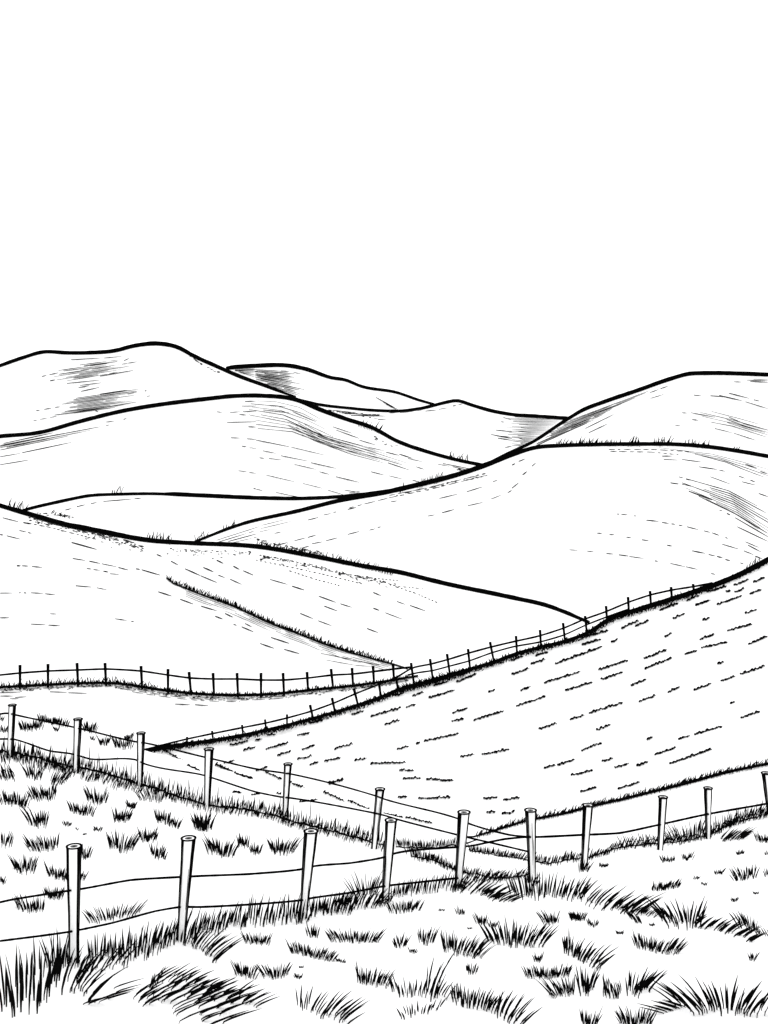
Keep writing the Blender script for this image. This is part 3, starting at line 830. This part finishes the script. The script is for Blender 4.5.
tuft([(310, 1012), (322, 1014), (335, 1018), (346, 1024)], 24, (.4, 1.3), 3.0, 20)
T(0, 640, 3, [(0, 242, 12, 243, 14), (0, 275, 25, 276, 18), (58, 272, 130, 268, 27, -.4, .3), (160, 272, 178, 273, 12), (250, 272, 290, 277, 26, -.3, .4), (270, 299, 285, 301, 12),
              (295, 312, 330, 313, 24, -.3, .4), (340, 320, 400, 326, 28, -.4, .4), (112, 242, 205, 262, 20, -.3, .4), (372, 302, 400, 292, 14), (380, 500, 410, 502, 16)])

# big clumps at the bottom edge
for ln_, h_, le_, w_, n_b, lab, up in (
        ([(640, 1008), (655, 1012), (670, 1016)], 13, (-2.6, -1.8), 3.0, 10, 'flattened grass blades at the edge of the big bottom clump', .8),
        ):
    pass
mbig = MB()
line_blades(mbig, [(664, 1015), (676, 1010), (688, 1006)], 11, 7, (-3.2, -2.2), 2.2, .3, up=.9, curl=1.2)
line_blades(mbig, [(675, 1006), (690, 1010), (705, 1012)], 28, 9, (-1.4, -.8), 3.6, .4, (.7, 1.1))
line_blades(mbig, [(700, 1010), (725, 1012), (745, 1012)], 34, 17, (-.8, .5), 3.6, .3, (.7, 1.1))
line_blades(mbig, [(738, 1010), (755, 1014), (775, 1018), (800, 1022)], 32, 15, (.5, .9), 3.4, .4, (.7, 1.1))
o = mbig.build('grass_tuft', M_GRASS, near.on(715, 1012, 1))
tag(o, 'largest fan of broad grass blades, bottom corner of the meadow', 'grass tuft', 'grass tufts on the meadow')
mbig = MB()
for ln_, h_, n_b, le_ in (([(132, 998), (140, 1003), (150, 1006)], 17, 7, (1.3, 2.0)), ([(146, 990), (158, 996), (170, 1006), (178, 1022)], 17, 14, (1.5, 2.4)),
                          ([(166, 984), (182, 991), (196, 1004), (204, 1026)], 16, 17, (1.3, 2.5)), ([(184, 982), (200, 990), (214, 1004), (222, 1020)], 14, 15, (1.4, 2.4)),
                          ([(208, 988), (224, 996), (232, 1006)], 12, 10, (1.5, 2.2)), ([(236, 997), (246, 1003), (256, 1008)], 12, 9, (1.3, 1.9)),
                          ([(150, 984), (176, 978), (200, 984)], 13, 9, (1.2, 1.8))):
    line_blades(mbig, ln_, h_, n_b, le_, U(2.4, 3.4), .7, (.6, 1.35))
line_blades(mbig, [(150, 988), (158, 982)], 18, 5, (.2, .6), 2.2, .3)
o = mbig.build('grass_tuft', M_GRASS, near.on(190, 1005, 1))
tag(o, 'long dark clump of windswept grass lying flat below the second post of the front fence', 'grass tuft', 'grass tufts on the meadow')

buckets = {}
for o, x, y, ln, hh, label in tufts:
    fy = float(np.interp(x, [p[2] for p in FRONT], [p[3] for p in FRONT]))
    by = float(np.interp(x, [p[2] for p in BACK], [p[3] for p in BACK]))
    if y > fy - 12 or x > 400:
        k = min(range(10), key=lambda i: abs(FRONT[i][2] - x))
        key = ('below', 'front', k)
    elif y > by - 4:
        k = min(range(6), key=lambda i: abs(BACK[i][2] - x))
        key = ('below', 'nearer sagging', k)
    else:
        k = min(range(6), key=lambda i: abs(BACK[i][2] - x))
        key = ('beyond', 'nearer sagging', k)
    buckets.setdefault(key, []).append((y, x, o, ln, hh))
for (where, fence, k), L in buckets.items():
    L.sort(key=lambda q: q[0])
    for i, (y, x, o, ln, hh) in enumerate(L):
        size = 'tiny' if ln < 9 else 'small' if ln < 19 else 'medium' if ln < 32 else 'broad'
        if hh > 17 and size != 'tiny':
            size = 'tall ' + ('narrow' if ln < 22 else 'broad')
        base = f'{size} grass tuft {where} {fence} fence, {ORD[k]} post from left'
        base += f', {ORD[i]} tuft down'
        tag(o, base, 'grass tuft', 'grass tufts on the meadow')


# ------------------------------------------------------------------ fences
def fence_empty(loc, label):
    e = bpy.data.objects.new('wire_fence', None)
    e.empty_display_size = .3
    COL.objects.link(e)
    e.location = loc
    tag(e, label, 'fence')
    return e


def round_post(parent, tx, ty, bx, by, tw, bw):
    Y = near_Y(bx, by)
    s = mpp(Y)
    base = at(bx, by, Y)
    top = at(tx, ty, Y)
    mb = MB()
    ax = top - base
    N = 28
    rb, rt = bw * .54 * s, tw * .53 * s
    rings = []
    ts = [-.12, 0, .2, .4, .6, .8, .93, 1]
    wob = [U(.95, 1.05) for _ in ts]
    b0 = len(mb.v)
    for t, wb in zip(ts, wob):
        c = base + ax * t
        r = (rb + (rt - rb) * max(t, 0) ** 1.25) * (wb if t < .9 else 1)
        for k in range(N):
            a = 2 * math.pi * k / N
            rr = r * (1 + .03 * math.sin(3 * a + tx))
            mb.v.append(c + Vector((math.cos(a) * rr, math.sin(a) * rr, 0)))
    for i in range(len(ts) - 1):
        for k in range(N):
            k2 = (k + 1) % N
            nx = math.cos(2 * math.pi * (k + .5) / N)
            mi = 1 if (nx > (.57 if tw > 10 else .44) or nx < (-.44 if tw > 10 else -.36)) else 0  # side outline and edge shading put into the colour of the flanks
            mb.f.append((b0 + i * N + k, b0 + i * N + k2, b0 + (i + 1) * N + k2, b0 + (i + 1) * N + k))
            mb.m.append(mi)
    # sawn top: dark outline rim round pale end grain with a dark heart
    last = b0 + (len(ts) - 1) * N
    prev = last
    for q, mi, dz in ((.76, 1, .05), (.5, 0, .03), (.2, 2, .02)):
        nb = len(mb.v)
        for k in range(N):
            a = 2 * math.pi * k / N
            mb.v.append(top + Vector((math.cos(a) * rt * q, math.sin(a) * rt * q, -dz * rt)))
        for k in range(N):
            k2 = (k + 1) % N
            mb.f.append((prev + k, prev + k2, nb + k2, nb + k))
            mb.m.append(mi)
        prev = nb
    mb.f.append(tuple(prev + k for k in range(N)))
    mb.m.append(1)
    # dark outline ring proud of the rim
    R = [top + Vector((math.cos(2 * math.pi * k / N) * rt, math.sin(2 * math.pi * k / N) * rt, -.02 * rt)) for k in range(N + 1)]
    mb.tube(R, [.85 * s] * (N + 1), 5, 1, cap=False)
    # grain cracks all the way round, with streak shading drawn toward both sides
    for k in range(9 if tw > 9 else 7):
        a = U(0, 2 * math.pi)
        if k < 5:
            a = random.choice([U(3.7, 4.2), U(3.7, 4.2), U(5.1, 5.6)])
        t0 = U(.0, .55)
        t1 = min(.97, t0 + U(.25, .6))
        P, Rr = [], []
        for i in range(6):
            t = t0 + (t1 - t0) * i / 5
            r = rb + (rt - rb) * t ** 1.25
            aa = a + .05 * math.sin(i)
            P.append(base + ax * t + Vector((math.cos(aa) * r, math.sin(aa) * r, 0)))
            Rr.append(s * .33 * (.4 if i in (0, 5) else U(.7, 1.2)))
        mb.tube(P, Rr, 4, random.choice((1, 2, 2)))
    return mb.build('post', [M_WOOD, M_INK, M_GREY], base, parent, smooth=False)


def wire(parent, pts, depth, w):
    f = curve(pts)
    xa, xb = pts[0][0], pts[-1][0]
    n = int((xb - xa) / 5)
    V = []
    R = []
    fy = lin(pts)
    for i in range(n + 1):
        x = xa + (xb - xa) * i / n
        Y = depth(x)
        V.append(at(x, .5 * f(x) + .5 * fy(x), Y))
        R.append(w * .68 * mpp(Y) * U(.9, 1.1))
    mb = MB()
    mb.tube(V, R, 6)
    return mb.build('wire', M_WIRE, V[0], parent, smooth=True)


fe = fence_empty(at(74, 962, near_Y(74, 962)), 'front fence of ten thick pale round posts and sagging wires nearest the viewer')
for p in FRONT:
    round_post(fe, *p[:6])
dF = lin([(-80, near_Y(74, 962) * .86)] + [(p[2], near_Y(p[2], p[3]) * .997) for p in FRONT] + [(840, 36)])
wire(fe, [(-40, 912), (10, 900), (67, 891), (81, 889), (131, 880), (180, 877), (200, 876), (250, 874), (303, 869), (315, 866), (351, 863), (385, 857), (396, 853), (458, 847), (470, 846),
          (505, 839), (528, 837), (536, 837), (580, 835), (620, 833), (658, 825), (703, 815), (765, 804), (800, 798)], dF, 1.8)
wire(fe, [(-40, 946), (0, 941), (68, 932), (79, 930), (112, 923), (156, 911), (180, 907), (200, 907), (242, 905), (302, 900), (312, 898), (348, 893), (385, 886), (430, 881), (458, 878)], dF, 1.8)

fe = fence_empty(at(10, 757, near_Y(10, 757)), 'nearer sagging fence of six pale posts running down the meadow to the front fence')
for p in BACK:
    round_post(fe, *p[:6])
dB = lin([(-80, 29)] + [(p[2], near_Y(p[2], p[3]) * .998) for p in BACK] + [(464, near_Y(458, 887) * 1.02), (532, near_Y(532, 881))])
wire(fe, [(-30, 708), (0, 714), (8, 713), (16, 715), (73, 727), (82, 729), (137, 742), (145, 743), (204, 757), (213, 759), (256, 769), (284, 773), (291, 774), (376, 796), (384, 799), (459, 819),
          (470, 824), (489, 830), (510, 835), (530, 837)], dB, 1.5)
wire(fe, [(-30, 738), (0, 739), (13, 739), (50, 751), (73, 754), (90, 759), (137, 760), (145, 764), (203, 775), (256, 792), (281, 797), (291, 798), (374, 813), (383, 815), (396, 819), (458, 835),
          (470, 838), (492, 843), (530, 852)], dB, 1.5)


def thin_post(parent, hill, tx, ty, bx, by, w):
    Y = hill.Yat(bx, max(by, hill.c(bx))) * .993
    s = mpp(Y)
    base, top = at(bx, by, Y), at(tx, ty, Y)
    mb = MB()
    ax = top - base
    mb.tube([base - ax * .1, base + ax * .3, base + ax * .7, top - ax * .02, top], [w * .42 * s, w * .45 * s, w * .5 * s, w * .56 * s, w * .5 * s], 8)
    return mb.build('post', M_WIRE, base, parent, smooth=True)


PC = [(20, 665, 20, 687), (48, 664, 48, 685), (77, 663, 78, 684), (105, 663, 106, 684), (141, 666, 142, 687), (168, 669, 168, 691), (189, 672, 191, 693), (213, 673, 214, 694), (237, 673, 238, 695),
      (261, 673, 261, 695), (283, 673, 284, 694), (307, 672, 308, 690), (331, 669, 333, 687), (352, 668, 353, 685), (373, 666, 374, 683), (393, 664, 394, 680)]
fe = fence_empty(field.on(20, 687), 'straight single-wire fence of sixteen thin dark posts across the valley')
for p in PC:
    thin_post(fe, field, *p, 2.9)
wire(fe, [(-20, 676), (0, 675), (20, 673), (48, 671), (77, 670), (106, 669), (141, 671), (168, 675), (190, 678), (214, 679), (238, 679), (261, 680), (284, 680), (308, 678), (333, 675), (353, 674),
          (374, 671.5), (394, 669), (412, 667)], lambda x: field.Yc(x) * .993, 1.6)

PR = [(187, 737, 187, 744), (212, 731, 213, 739), (242, 725, 243, 735), (265, 719.5, 266, 729), (287, 714.5, 287, 724), (310, 705, 313, 718), (332, 698, 335, 712), (354, 689, 358, 705), (379, 683, 381, 698),
      (396, 677, 398, 690), (411, 663, 414, 684), (430, 659, 433, 680), (447, 654, 450, 675), (468, 649, 470, 668), (490, 642, 494, 662), (516, 636, 517, 654), (540, 630, 541, 647), (563, 623, 565, 641),
      (585, 616, 587, 634), (606, 606, 607, 620), (628, 597, 629, 614), (650, 591, 651, 606), (671, 587, 672, 600), (693, 584, 694, 592)]
fe = fence_empty(right_near.on(187, 744), 'climbing fence of many small dark posts up the rim of the big bare hillside')
for p in PR:
    thin_post(fe, right_near, *p, 2.7 if p[0] > 300 else 2.2)
dR = lambda x: right_near.Yc(x) * .9925
wire(fe, [(158, 746), (187, 739), (213, 733.5), (243, 727.5), (266, 723), (287, 718), (312, 711), (334, 703), (356, 693.5), (380, 684), (397, 677), (412, 668), (431, 664), (448, 659.5), (469, 653), (491, 647),
          (512, 642), (539, 636), (564, 628), (585, 619), (605, 612), (629, 602), (650, 595), (672, 590), (694, 586.5), (712, 583)], dR, 1.6)
wire(fe, [(408, 675), (416, 673), (433, 670.5), (450, 666), (469, 661), (491, 653), (512, 647), (540, 642), (564, 635), (586, 625), (609, 616), (629, 609)], dR, 1.4)

# ------------------------------------------------------------------ daylight: white overcast sky, soft high sun
w = bpy.data.worlds.new('World')
scene.world = w
w.use_nodes = True
nt = w.node_tree
nt.nodes.clear()
sky = nt.nodes.new('ShaderNodeTexSky')
sky.sky_type = 'NISHITA'
sky.sun_disc = False
EL, AZ = 58, -30
sky.sun_elevation = math.radians(EL)
sky.sun_rotation = math.radians(AZ)
b1 = nt.nodes.new('ShaderNodeBackground')
b1.inputs['Strength'].default_value = .05
hs = nt.nodes.new('ShaderNodeHueSaturation')         # cloud greys the blue of the sky
hs.inputs['Saturation'].default_value = .12
nt.links.new(sky.outputs['Color'], hs.inputs['Color'])
nt.links.new(hs.outputs['Color'], b1.inputs['Color'])
b2 = nt.nodes.new('ShaderNodeBackground')          # the even cloud layer
b2.inputs['Color'].default_value = (1, 1, 1, 1)
b2.inputs['Strength'].default_value = .85
ad = nt.nodes.new('ShaderNodeAddShader')
out = nt.nodes.new('ShaderNodeOutputWorld')
nt.links.new(b1.outputs[0], ad.inputs[0])
nt.links.new(b2.outputs[0], ad.inputs[1])
nt.links.new(ad.outputs[0], out.inputs['Surface'])

sd = bpy.data.lights.new('sun', 'SUN')
sd.energy = 0.6
sd.angle = math.radians(40)
sd.color = (1, .985, .96)
so = bpy.data.objects.new('sun', sd)
COL.objects.link(so)
so.rotation_euler = (math.radians(90 - EL), 0, math.radians(180 - AZ) + math.pi)
so.location = (0, 0, 60)

scene.view_settings.view_transform = 'Standard'
scene.view_settings.look = 'None'
scene.view_settings.gamma = 1
scene.view_settings.exposure = 0.4
scene.view_settings.use_curve_mapping = False
scene.render.engine = 'CYCLES'
scene.cycles.max_bounces = 6
scene.cycles.diffuse_bounces = 4
